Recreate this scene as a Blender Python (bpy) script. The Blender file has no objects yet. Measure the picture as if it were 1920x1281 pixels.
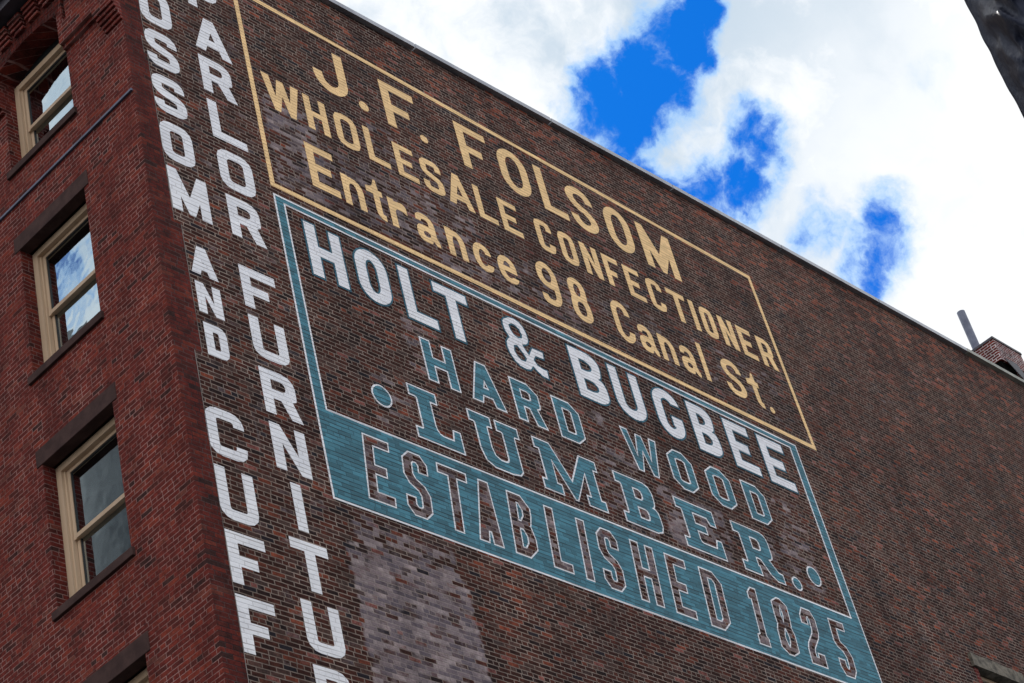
import bpy, bmesh, math, random
from mathutils import Vector, Matrix, noise
from mathutils.geometry import tessellate_polygon

S = bpy.context.scene
COL = S.collection

# ------------------------------------------------------------------ camera
cam_d = bpy.data.cameras.new("camera")
cam = bpy.data.objects.new("camera", cam_d)
COL.objects.link(cam)
RIGHT = Vector((0.690588, -0.691345, -0.212438))
DOWN = Vector((0.318989, 0.554764, -0.768429))
FWD = Vector((0.649102, 0.462903, 0.603645))
CAM = Vector((-14.2, -14.9, 1.6))
mw = Matrix.Identity(4)
for i in range(3):
    mw[i][0] = RIGHT[i]; mw[i][1] = -DOWN[i]; mw[i][2] = -FWD[i]; mw[i][3] = CAM[i]
cam.matrix_world = mw
cam_d.sensor_width = 36.0
cam_d.lens = 77.38
cam_d.clip_start = 0.1
cam_d.clip_end = 3000
S.camera = cam

# ------------------------------------------------------------------ light and sky
S.view_settings.view_transform = 'Standard'
S.view_settings.look = 'None'
S.view_settings.exposure = 0.62
S.view_settings.gamma = 1.0
S.view_settings.use_curve_mapping = False

SUN = Vector((0.48, 0.42, 0.77)).normalized()
sl = bpy.data.lights.new("sun", 'SUN')
sl.energy = 3.0
sl.angle = math.radians(0.5)
sl.color = (1.0, 0.95, 0.88)
sun = bpy.data.objects.new("sun", sl)
COL.objects.link(sun)
sun.rotation_euler = (-SUN).to_track_quat('-Z', 'Y').to_euler()
sun.location = (20, 10, 60)


class NT:
    """small helper for building node trees"""
    def __init__(s, tree):
        s.t = tree; s.n = tree.nodes; s.l = tree.links

    def new(s, kind, **kw):
        n = s.n.new(kind)
        for k, v in kw.items():
            setattr(n, k, v)
        return n

    def put(s, sock, v):
        if v is None:
            return
        if isinstance(v, bpy.types.NodeSocket):
            s.l.new(v, sock)
        else:
            if sock.type == 'RGBA' and len(v) == 3:
                v = (*v, 1)
            sock.default_value = v

    def m(s, op, a, b=None, c=None, clamp=False):
        n = s.new('ShaderNodeMath', operation=op, use_clamp=clamp)
        for i, v in enumerate((a, b, c)):
            s.put(n.inputs[i], v)
        return n.outputs[0]

    def vm(s, op, a, b=None, out=0, scale=None):
        n = s.new('ShaderNodeVectorMath', operation=op)
        s.put(n.inputs[0], a)
        s.put(n.inputs[1], b)
        if scale is not None:
            s.put(n.inputs['Scale'], scale)
        return n.outputs[out]

    def ss(s, v, a, b, lo=0.0, hi=1.0):
        n = s.new('ShaderNodeMapRange', interpolation_type='SMOOTHSTEP')
        for i, q in enumerate((v, a, b, lo, hi)):
            s.put(n.inputs[i], q)
        return n.outputs[0]

    def noise(s, vec, scale, detail=2.0, rough=0.5, out='Fac'):
        n = s.new('ShaderNodeTexNoise')
        s.put(n.inputs['Vector'], vec)
        s.put(n.inputs['Scale'], scale)
        s.put(n.inputs['Detail'], detail)
        s.put(n.inputs['Roughness'], rough)
        return n.outputs[out]

    def mix(s, f, a, b, mode='MIX'):
        n = s.new('ShaderNodeMix', data_type='RGBA', blend_type=mode)
        s.put(n.inputs[0], f)
        s.put(n.inputs[6], a)
        s.put(n.inputs[7], b)
        return n.outputs[2]

    def ramp(s, v, stops):
        n = s.new('ShaderNodeValToRGB')
        r = n.color_ramp
        while len(r.elements) < len(stops):
            r.elements.new(0.5)
        for e, (p, c) in zip(r.elements, stops):
            e.position = p; e.color = (*c, 1)
        s.put(n.inputs[0], v)
        return n.outputs[0]


W = bpy.data.worlds.new("World")
S.world = W
W.use_nodes = True
W.node_tree.nodes.clear()
w = NT(W.node_tree)
out = w.new('ShaderNodeOutputWorld')
bg = w.new('ShaderNodeBackground')
w.l.new(bg.outputs[0], out.inputs[0])
sky = w.new('ShaderNodeTexSky', sky_type='NISHITA')
sky.sun_disc = False
sky.sun_elevation = math.asin(SUN.z)
sky.sun_rotation = math.atan2(SUN.x, SUN.y)
sky.ozone_density = 6.0
sky.air_density = 0.8
sky.dust_density = 0.1
SKYK = 0.1
w.put(bg.inputs['Strength'], SKYK)
tc = w.new('ShaderNodeTexCoord')
dirv = tc.outputs['Generated']
# clouds: a ragged field of cloud over the whole dome with breaks of blue sky
n1 = w.noise(dirv, 14.0, 6.0, 0.55, 'Color')
wob = w.vm('SCALE', w.vm('SUBTRACT', n1, (0.5, 0.5, 0.5)), scale=0.050)
n1b = w.noise(dirv, 52.0, 8.0, 0.6, 'Color')
wob2 = w.vm('SCALE', w.vm('SUBTRACT', n1b, (0.5, 0.5, 0.5)), scale=0.020)
dd = w.vm('ADD', w.vm('ADD', dirv, wob), wob2)
BREAKS = [(0.6486, 0.3179, 0.6916, 0.0131, 1), (0.6499, 0.3317, 0.6839, 0.018, 1), (0.643, 0.3517, 0.6803, 0.0168, 1),
          (0.6353, 0.3686, 0.6787, 0.0168, 1), (0.6343, 0.3817, 0.6723, 0.0145, 0.9), (0.6471, 0.3681, 0.6677, 0.0193, 1),
          (0.6523, 0.3514, 0.6716, 0.0192, 1), (0.6614, 0.3288, 0.6742, 0.0108, 0.8), (0.649, 0.3793, 0.6595, 0.0150, 0.9),
          (0.6610, 0.3790, 0.6480, 0.0140, 0.85), (0.6685, 0.3723, 0.6438, 0.0130, 0.75), (0.6815, 0.3637, 0.635, 0.0169, 0.9), (0.6927, 0.3484, 0.6315, 0.0150, 0.95),
          (0.6961, 0.3333, 0.6359, 0.013, 0.85), (0.6849, 0.3342, 0.6475, 0.0110, 0.65), (0.7371, 0.3142, 0.5982, 0.0150, 0.66),
          (0.7396, 0.3282, 0.5877, 0.0120, 0.6), (0.7220, 0.3330, 0.6070, 0.013, 0.55), (0.6917, 0.3675, 0.6216, 0.012, 0.7), (0.721, 0.2611, 0.6419, 0.0142, 0.16),
          (-0.478, 0.578, 0.667, 0.022, 0.75), (-0.490, 0.592, 0.645, 0.014, 0.40)]
blue = None
for bx, by, bz, br, bk in BREAKS:
    d = w.vm('DISTANCE', dd, (bx, by, bz), out=1)
    v = w.ss(d, br * 1.9, br * 0.1, 0.0, bk)
    blue = v if blue is None else w.m('MAXIMUM', blue, v)
# a few other breaks over the rest of the dome
n2 = w.noise(dirv, 3.2, 7.0, 0.55)
far = w.ss(w.vm('DISTANCE', dirv, (0.68, 0.34, 0.64), out=1), 0.22, 0.6)
offw = w.ss(w.vm('DISTANCE', dirv, (-0.49, 0.58, 0.655), out=1), 0.25, 0.5)
blue2 = w.m('MULTIPLY', w.ss(n2, 0.55, 0.66), w.m('MULTIPLY', far, offw))
blue = w.m('MAXIMUM', blue, blue2)
n3 = w.noise(w.vm('ADD', dirv, wob), 40.0, 10.0, 0.64)
blue = w.m('ADD', blue, w.m('MULTIPLY', w.m('SUBTRACT', n3, 0.5), w.m('MULTIPLY', w.ss(blue, 0.0, 0.35), 1.5)))
blue0 = blue
blue = w.ss(blue, 0.06, 0.82)
n4 = w.noise(w.vm('ADD', w.vm('ADD', dirv, (3.1, 0.4, 0.2)), wob), 13.0, 10.0, 0.60)
bright = w.ss(n4, 0.37, 0.60)
bright = w.m('MAXIMUM', bright, w.m('MULTIPLY', w.ss(w.vm('DISTANCE', dd, (0.775, 0.25, 0.58), out=1), 0.18, 0.06), w.ss(n4, 0.25, 0.50, 0.55, 1.0)))
# thin shaded cloud beside the breaks
bright = w.m('MULTIPLY', bright, w.m('SUBTRACT', 1.0, w.m('MULTIPLY', w.ss(blue0, 0.02, 0.40), 0.35)))
cloud = w.mix(bright, (4.0, 4.75, 5.5), (6.7, 6.85, 7.0))
cloud = w.mix(far, cloud, w.mix(bright, (7.6, 7.8, 8.0), (12.2, 12.0, 11.8)))  # clouds out of view made brighter to add light on the shaded walls
cloud = w.mix(offw, w.mix(bright, (4.0, 4.9, 5.9), (7.5, 7.7, 7.9)), cloud)
deep = w.mix(1.0, sky.outputs[0], (0.03, 0.50, 1.10), 'MULTIPLY')
deep = w.mix(w.ss(blue, 0.35, 1.0), (1.1, 3.6, 7.4), deep)
full = w.mix(blue, cloud, deep)
sz = w.new('ShaderNodeSeparateXYZ'); w.l.new(dirv, sz.inputs[0])
full = w.mix(w.ss(sz.outputs[2], -0.03, 0.0), (0.25, 0.25, 0.26), full)
w.l.new(full, bg.inputs['Color'])

# ------------------------------------------------------------------ materials
def new_mat(name):
    m = bpy.data.materials.new(name)
    m.use_nodes = True
    m.node_tree.nodes.clear()
    q = NT(m.node_tree)
    o = q.new('ShaderNodeOutputMaterial')
    b = q.new('ShaderNodeBsdfPrincipled')
    q.l.new(b.outputs[0], o.inputs[0])
    return m, q, b


def make_brick_group():
    g = bpy.data.node_groups.new("brick_bond", 'ShaderNodeTree')
    for nm, dv in (("Length", 0.21), ("Course", 0.0667), ("Joint", 0.011)):
        s = g.interface.new_socket(nm, in_out='INPUT', socket_type='NodeSocketFloat'); s.default_value = dv
    for nm, ty in (("Brick", 'NodeSocketFloat'), ("Random", 'NodeSocketFloat'), ("Tint", 'NodeSocketColor'),
                   ("JointShade", 'NodeSocketFloat'), ("Height", 'NodeSocketFloat'), ("Grain", 'NodeSocketFloat')):
        g.interface.new_socket(nm, in_out='OUTPUT', socket_type=ty)
    q = NT(g)
    gi = q.new('NodeGroupInput'); go = q.new('NodeGroupOutput')
    L, H, J = gi.outputs[0], gi.outputs[1], gi.outputs[2]
    geo = q.new('ShaderNodeNewGeometry')
    p = geo.outputs['Position']
    sx = q.new('ShaderNodeSeparateXYZ'); q.l.new(p, sx.inputs[0])
    big = q.noise(p, 0.35, 2.0)
    a = q.noise(p, 4.0, 2.0); b = q.noise(q.vm('ADD', p, (7.3, 1.1, 3.7)), 9.0, 2.0)
    v = q.m('ADD', sx.outputs[2], q.m('MULTIPLY', q.m('SUBTRACT', a, 0.5), 0.016))
    v = q.m('ADD', v, q.m('MULTIPLY', q.m('SUBTRACT', big, 0.5), 0.05))
    u = q.m('ADD', q.m('ADD', sx.outputs[0], sx.outputs[1]), q.m('MULTIPLY', q.m('SUBTRACT', b, 0.5), 0.02))
    r = q.m('DIVIDE', v, H)
    row = q.m('FLOOR', r)
    fv = q.m('FRACT', r)
    hd = q.m('LESS_THAN', q.m('FLOORED_MODULO', row, 7.0), 0.5)
    Lr = q.m('MULTIPLY', L, q.m('SUBTRACT', 1.0, q.m('MULTIPLY', hd, 0.5)))
    wn = q.new('ShaderNodeTexWhiteNoise', noise_dimensions='1D'); q.l.new(row, wn.inputs['W'])
    off = q.m('ADD', q.m('MULTIPLY', q.m('FLOORED_MODULO', row, 2.0), 0.5), q.m('MULTIPLY', wn.outputs[0], 0.3))
    uu = q.m('ADD', q.m('DIVIDE', u, Lr), off)
    col = q.m('FLOOR', uu)
    fu = q.m('FRACT', uu)
    du = q.m('MULTIPLY', q.m('MINIMUM', fu, q.m('SUBTRACT', 1.0, fu)), Lr)
    dv = q.m('MULTIPLY', q.m('MINIMUM', fv, q.m('SUBTRACT', 1.0, fv)), H)
    d = q.m('MINIMUM', du, dv)
    jn = q.noise(p, 14.0, 2.0)
    hj = q.m('MULTIPLY', J, q.m('ADD', 0.30, q.m('MULTIPLY', jn, 0.40)))
    msk = q.ss(d, q.m('SUBTRACT', hj, 0.0022), q.m('ADD', hj, 0.0022))
    cv = q.new('ShaderNodeCombineXYZ')
    q.l.new(col, cv.inputs[0]); q.l.new(row, cv.inputs[1]); q.l.new(hd, cv.inputs[2])
    wc = q.new('ShaderNodeTexWhiteNoise', noise_dimensions='3D'); q.l.new(cv.outputs[0], wc.inputs['Vector'])
    grain = q.noise(p, 38.0, 5.0, 0.65)
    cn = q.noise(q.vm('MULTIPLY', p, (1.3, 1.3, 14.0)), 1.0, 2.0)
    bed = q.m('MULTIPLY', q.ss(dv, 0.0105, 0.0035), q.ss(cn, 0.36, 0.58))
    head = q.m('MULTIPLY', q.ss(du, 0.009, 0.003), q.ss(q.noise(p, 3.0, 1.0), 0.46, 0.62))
    joint_shade = q.m('MAXIMUM', bed, q.m('MULTIPLY', head, 0.6))  # joint mask for painted recess shade and worn paint
    hgt = q.m('ADD', q.m('MULTIPLY', msk, 1.0), q.m('ADD', q.m('MULTIPLY', wc.outputs[0], 0.45), q.m('MULTIPLY', grain, 0.35)))
    for i, sck in enumerate((msk, wc.outputs[0], wc.outputs[1], joint_shade, hgt, grain)):
        q.l.new(sck, go.inputs[i])
    return g


BOND = make_brick_group()


def bond(q, L=0.21, H=0.0667, J=0.011):
    n = q.new('ShaderNodeGroup'); n.node_tree = BOND
    n.inputs[0].default_value = L; n.inputs[1].default_value = H; n.inputs[2].default_value = J
    return n.outputs


def bump(q, b, h, strength=0.5, dist=0.006):
    n = q.new('ShaderNodeBump')
    n.inputs['Strength'].default_value = strength
    n.inputs['Distance'].default_value = dist
    q.l.new(h, n.inputs['Height'])
    q.l.new(n.outputs[0], b.inputs['Normal'])


# worn patches of old whitewash on the side wall: x0, x1, z0, z1, strength
GHOST = [(2.25, 4.42, 12.5, 16.1, 0.92), (2.4, 4.3, 15.9, 16.64, 0.66), (2.7, 13.4, 16.85, 18.05, 0.62),
         (2.35, 3.5, 22.0, 23.9, 0.66), (3.3, 6.6, 21.95, 23.5, 0.52), (6.0, 9.2, 21.95, 23.2, 0.44), (9.0, 14.2, 22.0, 23.3, 0.36),
         (4.3, 6.3, 23.0, 24.5, 0.42), (7.9, 9.1, 18.2, 19.8, 0.52), (9.2, 10.9, 18.2, 19.4, 0.66), (11.4, 13.2, 18.25, 19.3, 0.55),
         (12.3, 13.3, 19.2, 20.3, 0.52), (8.0, 8.5, 19.5, 20.4, 0.5), (3.3, 4.2, 18.2, 19.3, 0.45), (4.2, 4.9, 19.5, 20.6, 0.45), (6.3, 7.9, 18.4, 19.2, 0.40),
         (14.5, 24.0, 17.0, 26.0, 0.22), (0.5, 2.2, 13.0, 26.0, 0.26)]


def old_brick(name="old_brown_brick"):
    m, q, b = new_mat(name)
    o = bond(q, 0.205, 0.0667, 0.0132)
    geo = q.new('ShaderNodeNewGeometry'); p = geo.outputs['Position']
    sx = q.new('ShaderNodeSeparateXYZ'); q.l.new(p, sx.inputs[0])
    X, Z = sx.outputs[0], sx.outputs[2]
    # redder, more mixed bricks in the rebuilt courses below the coping and towards the back
    top = q.m('MULTIPLY', q.ss(Z, 24.9, 26.6), 0.13)
    back = q.m('MULTIPLY', q.ss(X, 13.0, 20.0), 0.05)
    patch = q.m('MULTIPLY', q.m('SUBTRACT', q.noise(p, 0.55, 3.0), 0.5), 0.14)
    rv = q.m('ADD', o[1], q.m('ADD', q.m('ADD', top, back), patch), clamp=True)
    rv = q.m('MULTIPLY', rv, 0.985)
    c = q.ramp(rv, [(0.0, (0.010, 0.009, 0.014)), (0.07, (0.015, 0.009, 0.010)), (0.22, (0.025, 0.0105, 0.0090)), (0.6, (0.045, 0.0160, 0.0125)),
                    (0.86, (0.068, 0.0235, 0.0175)), (0.945, (0.125, 0.037, 0.023)), (1.0, (0.22, 0.062, 0.036))])
    tr = q.new('ShaderNodeSeparateColor'); q.l.new(o[2], tr.inputs[0])
    c = q.mix(q.m('MULTIPLY', q.m('GREATER_THAN', tr.outputs[0], 0.982), q.ss(o[5], 0.35, 0.6, 0.2, 0.8)), c, (0.17, 0.085, 0.088))
    c = q.mix(q.m('MULTIPLY', q.m('LESS_THAN', tr.outputs[0], 0.05), q.ss(o[5], 0.4, 0.6, 0.8, 0.2)), c, (0.020, 0.020, 0.030))
    c = q.mix(q.m('MULTIPLY', q.m('LESS_THAN', tr.outputs[1], 0.18), 0.6), c, (0.072, 0.050, 0.046))
    c = q.mix(1.0, c, q.ramp(o[5], [(0.3, (0.5, 0.5, 0.52)), (0.72, (1.5, 1.45, 1.4))]), 'MULTIPLY')
    mott = q.noise(p, 11.0, 4.0, 0.6)
    c = q.mix(1.0, c, q.ramp(mott, [(0.32, (0.55, 0.52, 0.56)), (0.5, (1.0, 1.0, 1.0)), (0.68, (1.5, 1.42, 1.35))]), 'MULTIPLY')
    tanf = q.m('MULTIPLY', q.ss(q.noise(q.vm('MULTIPLY', p, (1, 1, 2.2)), 0.7, 5.0, 0.6), 0.50, 0.72), q.ss(X, 10.0, 19.0, 0.12, 0.45))
    c = q.mix(tanf, c, (0.082, 0.048, 0.031))
    mo = q.ramp(q.noise(p, 2.6, 4.0), [(0.3, (0.125, 0.103, 0.090)), (0.7, (0.30, 0.265, 0.238))])
    mo = q.mix(q.ss(X, 12.0, 22.0, 0.0, 0.35), mo, (0.13, 0.10, 0.08))
    c2 = q.mix(o[0], mo, c)
    gsum = None
    for x0, x1, z0, z1, k in GHOST:
        f = q.m('MULTIPLY', q.ss(X, x0 - 0.06, x0 + 0.12), q.ss(X, x1 + 0.06, x1 - 0.12))
        f = q.m('MULTIPLY', f, q.m('MULTIPLY', q.ss(Z, z0 - 0.1, z0 + 0.15), q.ss(Z, z1 + 0.1, z1 - 0.15)))
        f = q.m('MULTIPLY', f, k)
        gsum = f if gsum is None else q.m('MAXIMUM', gsum, f)
    gn = q.noise(q.vm('MULTIPLY', p, (1.0, 1.0, 1.5)), 2.8, 9.0, 0.78)
    gv = q.m('ADD', q.m('ADD', q.m('MULTIPLY', gn, 1.2), 0.0), q.m('MULTIPLY', tr.outputs[2], 0.54))
    thr = q.m('SUBTRACT', 1.42, q.m('MULTIPLY', gsum, 0.78))
    gf = q.m('MULTIPLY', q.ss(gv, q.m('SUBTRACT', thr, 0.16), q.m('ADD', thr, 0.16)), q.ss(gsum, 0.02, 0.3))
    gcol = q.ramp(q.m('ADD', q.m('MULTIPLY', tr.outputs[1], 0.36), q.m('MULTIPLY', q.noise(p, 7.0, 7.0, 0.74), 0.66)),
                  [(0.15, (0.042, 0.042, 0.062)), (0.38, (0.125, 0.112, 0.140)), (0.60, (0.23, 0.20, 0.22)), (0.82, (0.42, 0.385, 0.40))])
    gcol = q.mix(1.0, gcol, q.ramp(o[5], [(0.3, (0.7, 0.7, 0.7)), (0.7, (1.25, 1.25, 1.25))]), 'MULTIPLY')
    gcol = q.mix(q.m('MULTIPLY', q.m('SUBTRACT', 1.0, o[0]), 0.75), gcol, (0.25, 0.23, 0.235))
    c3 = q.mix(q.m('MULTIPLY', gf, 0.9), c2, gcol)
    c3 = q.mix(1.0, c3, (1.04, 0.96, 0.925), 'MULTIPLY')
    # soot and lime washed down the wall in long streaks, and broad stains
    st = q.noise(q.vm('MULTIPLY', p, (2.6, 2.6, 0.16)), 1.0, 7.0, 0.64)
    c3 = q.mix(1.0, c3, q.ramp(st, [(0.28, (0.62, 0.61, 0.63)), (0.5, (1.0, 1.0, 1.0)), (0.72, (1.22, 1.17, 1.14))]), 'MULTIPLY')
    bs = q.noise(p, 0.42, 6.0, 0.66)
    c3 = q.mix(1.0, c3, q.ramp(bs, [(0.32, (0.66, 0.64, 0.65)), (0.55, (1.0, 1.0, 1.0)), (0.70, (1.18, 1.12, 1.08))]), 'MULTIPLY')
    lime = q.m('MULTIPLY', q.ss(q.noise(q.vm('MULTIPLY', p, (5.0, 5.0, 0.5)), 1.0, 6.0, 0.7), 0.60, 0.78), q.ss(q.noise(p, 0.5, 2.0), 0.48, 0.62))
    c3 = q.mix(q.m('MULTIPLY', lime, 0.55), c3, (0.22, 0.20, 0.215))
    q.l.new(c3, b.inputs['Base Color'])
    b.inputs['Roughness'].default_value = 0.9
    b.inputs['Specular IOR Level'].default_value = 0.10
    bump(q, b, o[4], 0.75, 0.007)
    return m


def face_brick(name, mortar=((0.19, 0.085, 0.075), (0.36, 0.21, 0.19)), J=0.0095, dark=0.92):
    m, q, b = new_mat(name)
    o = bond(q, 0.205, 0.0667, J)
    geo = q.new('ShaderNodeNewGeometry'); p = geo.outputs['Position']
    patch = q.m('MULTIPLY', q.m('SUBTRACT', q.noise(p, 0.8, 3.0), 0.5), 0.3)
    rv = q.m('MULTIPLY', q.m('ADD', o[1], patch, clamp=True), 0.99)
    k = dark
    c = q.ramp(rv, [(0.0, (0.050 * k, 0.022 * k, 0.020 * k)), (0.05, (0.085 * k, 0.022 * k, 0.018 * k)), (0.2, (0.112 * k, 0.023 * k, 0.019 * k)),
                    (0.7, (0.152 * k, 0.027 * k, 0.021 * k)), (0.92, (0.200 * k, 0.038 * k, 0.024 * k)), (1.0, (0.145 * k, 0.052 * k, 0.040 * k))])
    c = q.mix(1.0, c, q.ramp(o[5], [(0.3, (0.66, 0.66, 0.68)), (0.72, (1.35, 1.35, 1.35))]), 'MULTIPLY')
    mott = q.noise(p, 10.0, 4.0, 0.62)
    c = q.mix(1.0, c, q.ramp(mott, [(0.30, (0.58, 0.62, 0.66)), (0.5, (1.0, 1.0, 1.0)), (0.70, (1.42, 1.30, 1.22))]), 'MULTIPLY')
    mo = q.mix(q.ss(q.noise(p, 2.0, 6.0, 0.66), 0.38, 0.62), mortar[0], mortar[1])
    hol = q.m('MULTIPLY', q.ss(q.noise(p, 6.0, 5.0, 0.66), 0.60, 0.66), 0.8)
    mo = q.mix(hol, mo, (0.02, 0.013, 0.013))
    c2 = q.mix(o[0], mo, c)
    st = q.noise(q.vm('MULTIPLY', p, (2.2, 2.2, 0.3)), 1.0, 5.0, 0.6)
    c2 = q.mix(1.0, c2, q.ramp(st, [(0.3, (0.70, 0.68, 0.70)), (0.7, (1.14, 1.12, 1.12))]), 'MULTIPLY')
    q.l.new(c2, b.inputs['Base Color'])
    b.inputs['Roughness'].default_value = 0.9
    b.inputs['Specular IOR Level'].default_value = 0.10
    bump(q, b, o[4], 0.8, 0.006)
    return m


def paint(name, color, wear_shade_col, wear_shade=0.5, vary=0.12):
    m, q, b = new_mat(name)
    o = bond(q, 0.205, 0.0667, 0.0125)
    geo = q.new('ShaderNodeNewGeometry'); p = geo.outputs['Position']
    lo = tuple(c * (1 - vary) for c in color); hi = tuple(min(1, c * (1 + vary)) for c in color)
    c = q.mix(o[1], lo, hi)
    bl = q.noise(p, 1.6, 5.0, 0.62)
    c = q.mix(1.0, c, q.ramp(bl, [(0.3, (0.86, 0.86, 0.87)), (0.7, (1.07, 1.07, 1.06))]), 'MULTIPLY')
    spk = q.ss(q.noise(p, 26.0, 4.0, 0.7), 0.66, 0.76)
    c = q.mix(q.m('MULTIPLY', spk, 0.30), c, wear_shade_col)
    c = q.mix(q.m('MULTIPLY', o[3], wear_shade), c, wear_shade_col)  # shade of the recessed joints painted into the colour, along with wear
    chip = q.m('MULTIPLY', q.ss(q.m('ADD', q.noise(p, 11.0, 6.0, 0.72), q.m('MULTIPLY', q.m('SUBTRACT', q.noise(p, 0.9, 3.0), 0.5), 0.25)), 0.685, 0.73), 0.75)
    c = q.mix(chip, c, wear_shade_col)
    q.l.new(c, b.inputs['Base Color'])
    b.inputs['Roughness'].default_value = 0.7
    b.inputs['Specular IOR Level'].default_value = 0.2
    bump(q, b, o[4], 0.65, 0.007)
    return m


def plain(name, c0, c1, rough=0.7, scale=6.0, metal=0.0, bumpk=0.2, spec=0.4, stretch=(1, 1, 1)):
    m, q, b = new_mat(name)
    geo = q.new('ShaderNodeNewGeometry'); p = q.vm('MULTIPLY', geo.outputs['Position'], stretch)
    n = q.noise(p, scale, 6.0, 0.62)
    q.l.new(q.mix(q.ss(n, 0.3, 0.7), c0, c1), b.inputs['Base Color'])
    b.inputs['Roughness'].default_value = rough
    b.inputs['Metallic'].default_value = metal
    b.inputs['Specular IOR Level'].default_value = spec
    if bumpk:
        bump(q, b, q.noise(p, scale * 9, 4.0, 0.6), bumpk, 0.004)
    return m


def glass(name, gloss, refl_col=(0.82, 0.93, 1.0), tint=(0.30, 0.46, 0.48)):
    m = bpy.data.materials.new(name); m.use_nodes = True
    m.node_tree.nodes.clear()
    q = NT(m.node_tree)
    o = q.new('ShaderNodeOutputMaterial')
    g = q.new('ShaderNodeBsdfGlossy'); q.put(g.inputs['Color'], refl_col); g.inputs['Roughness'].default_value = 0.015
    t = q.new('ShaderNodeBsdfTransparent'); q.put(t.inputs['Color'], tint)
    mx = q.new('ShaderNodeMixShader'); mx.inputs[0].default_value = gloss
    q.l.new(t.outputs[0], mx.inputs[1]); q.l.new(g.outputs[0], mx.inputs[2])
    geo = q.new('ShaderNodeNewGeometry')
    bn = q.new('ShaderNodeBump'); bn.inputs['Strength'].default_value = 0.12; bn.inputs['Distance'].default_value = 0.02
    q.l.new(q.noise(geo.outputs['Position'], 2.2, 2.0), bn.inputs['Height'])
    q.l.new(bn.outputs[0], g.inputs['Normal'])
    q.l.new(mx.outputs[0], o.inputs[0])
    return m


M = {}
M['old'] = old_brick()
M['face'] = face_brick("red_face_brick")
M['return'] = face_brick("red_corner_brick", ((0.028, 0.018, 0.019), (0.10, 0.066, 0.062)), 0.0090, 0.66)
M['jamb'] = face_brick("red_jamb_brick", ((0.16, 0.09, 0.08), (0.28, 0.18, 0.16)), 0.009, 0.8)
BR = (0.045, 0.028, 0.024)
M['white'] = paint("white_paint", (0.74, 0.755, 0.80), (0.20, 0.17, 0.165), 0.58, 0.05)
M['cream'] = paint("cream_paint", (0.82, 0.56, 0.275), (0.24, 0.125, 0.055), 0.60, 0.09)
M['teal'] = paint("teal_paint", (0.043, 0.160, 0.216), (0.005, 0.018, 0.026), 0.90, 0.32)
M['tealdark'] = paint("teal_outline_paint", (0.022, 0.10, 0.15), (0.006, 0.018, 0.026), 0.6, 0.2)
M['stone'] = plain("brownstone", (0.040, 0.022, 0.021), (0.066, 0.037, 0.034), 0.9, 5.0, bumpk=0.5, spec=0.15)
M['oldstone'] = plain("weathered_granite", (0.045, 0.04, 0.032), (0.17, 0.15, 0.12), 0.9, 9.0, bumpk=0.8)
M['frame'] = plain("tan_window_paint", (0.44, 0.315, 0.21), (0.54, 0.40, 0.28), 0.5, 3.0, bumpk=0.05, stretch=(1, 1, 0.2))
M['metal'] = plain("grey_coping_metal", (0.20, 0.215, 0.25), (0.30, 0.315, 0.35), 0.45, 2.0, metal=0.4, bumpk=0.05)
M['lichen'] = plain("weathered_coping_metal", (0.22, 0.23, 0.21), (0.34, 0.34, 0.31), 0.7, 3.0, metal=0.1, bumpk=0.1)
M['strip'] = plain("blue_grey_metal_strip", (0.065, 0.075, 0.12), (0.11, 0.125, 0.19), 0.5, 2.0, metal=0.2, bumpk=0.05)
M['darkmetal'] = plain("dark_cornice_metal", (0.02, 0.018, 0.024), (0.05, 0.045, 0.06), 0.6, 3.0)
M['flue'] = plain("galvanised_flue", (0.09, 0.10, 0.145), (0.14, 0.155, 0.21), 0.5, 4.0, metal=0.3, bumpk=0.05)
M['roof'] = plain("roof_membrane", (0.06, 0.06, 0.06), (0.12, 0.12, 0.12), 0.9, 1.0)
M['room'] = plain("dark_room", (0.012, 0.012, 0.013), (0.03, 0.03, 0.032), 0.9, 1.0, bumpk=0)
M['gasket'] = plain("black_gasket", (0.01, 0.012, 0.013), (0.018, 0.02, 0.022), 0.5, 3.0, bumpk=0)
M['curtain'] = plain("pale_curtain", (0.30, 0.36, 0.33), (0.46, 0.52, 0.48), 0.9, 2.0, stretch=(1, 9, 0.2))
M['blind'] = plain("grey_blind", (0.10, 0.13, 0.13), (0.15, 0.18, 0.18), 0.8, 3.0)
M['glass'] = glass("window_glass", 0.50)
M['asphalt'] = plain("asphalt", (0.03, 0.03, 0.032), (0.05, 0.049, 0.049), 0.9, 3.0)
M['concrete'] = plain("pavement_concrete", (0.10, 0.098, 0.094), (0.16, 0.155, 0.15), 0.9, 2.0)
M['pole'] = plain("scaffold_steel", (0.25, 0.25, 0.26), (0.38, 0.38, 0.39), 0.4, 6.0, metal=0.7)


def tarp_mat():
    m, q, b = new_mat("black_tarpaulin")
    geo = q.new('ShaderNodeNewGeometry'); p = geo.outputs['Position']
    n = q.noise(q.vm('MULTIPLY', p, (1.0, 1.0, 0.5)), 5.0, 6.0, 0.65)
    q.l.new(q.mix(n, (0.0015, 0.002, 0.006), (0.007, 0.009, 0.021)), b.inputs['Base Color'])
    b.inputs['Roughness'].default_value = 0.42
    b.inputs['Specular IOR Level'].default_value = 0.30
    b.inputs['Specular Tint'].default_value = (0.62, 0.70, 1.0, 1)
    bump(q, b, n, 0.6, 0.05)
    return m


M['tarp'] = tarp_mat()

# ------------------------------------------------------------------ object helpers
def link(o, parent=None):
    COL.objects.link(o)
    if parent is not None:
        o.parent = parent
    return o


def tag(o, label=None, cat=None, group=None, kind=None):
    if label: o['label'] = label
    if cat: o['category'] = cat
    if group: o['group'] = group
    if kind: o['kind'] = kind
    return o


def empty(name, loc):
    o = bpy.data.objects.new(name, None)
    o.empty_display_size = 0.5
    o.location = loc
    return link(o)


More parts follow.
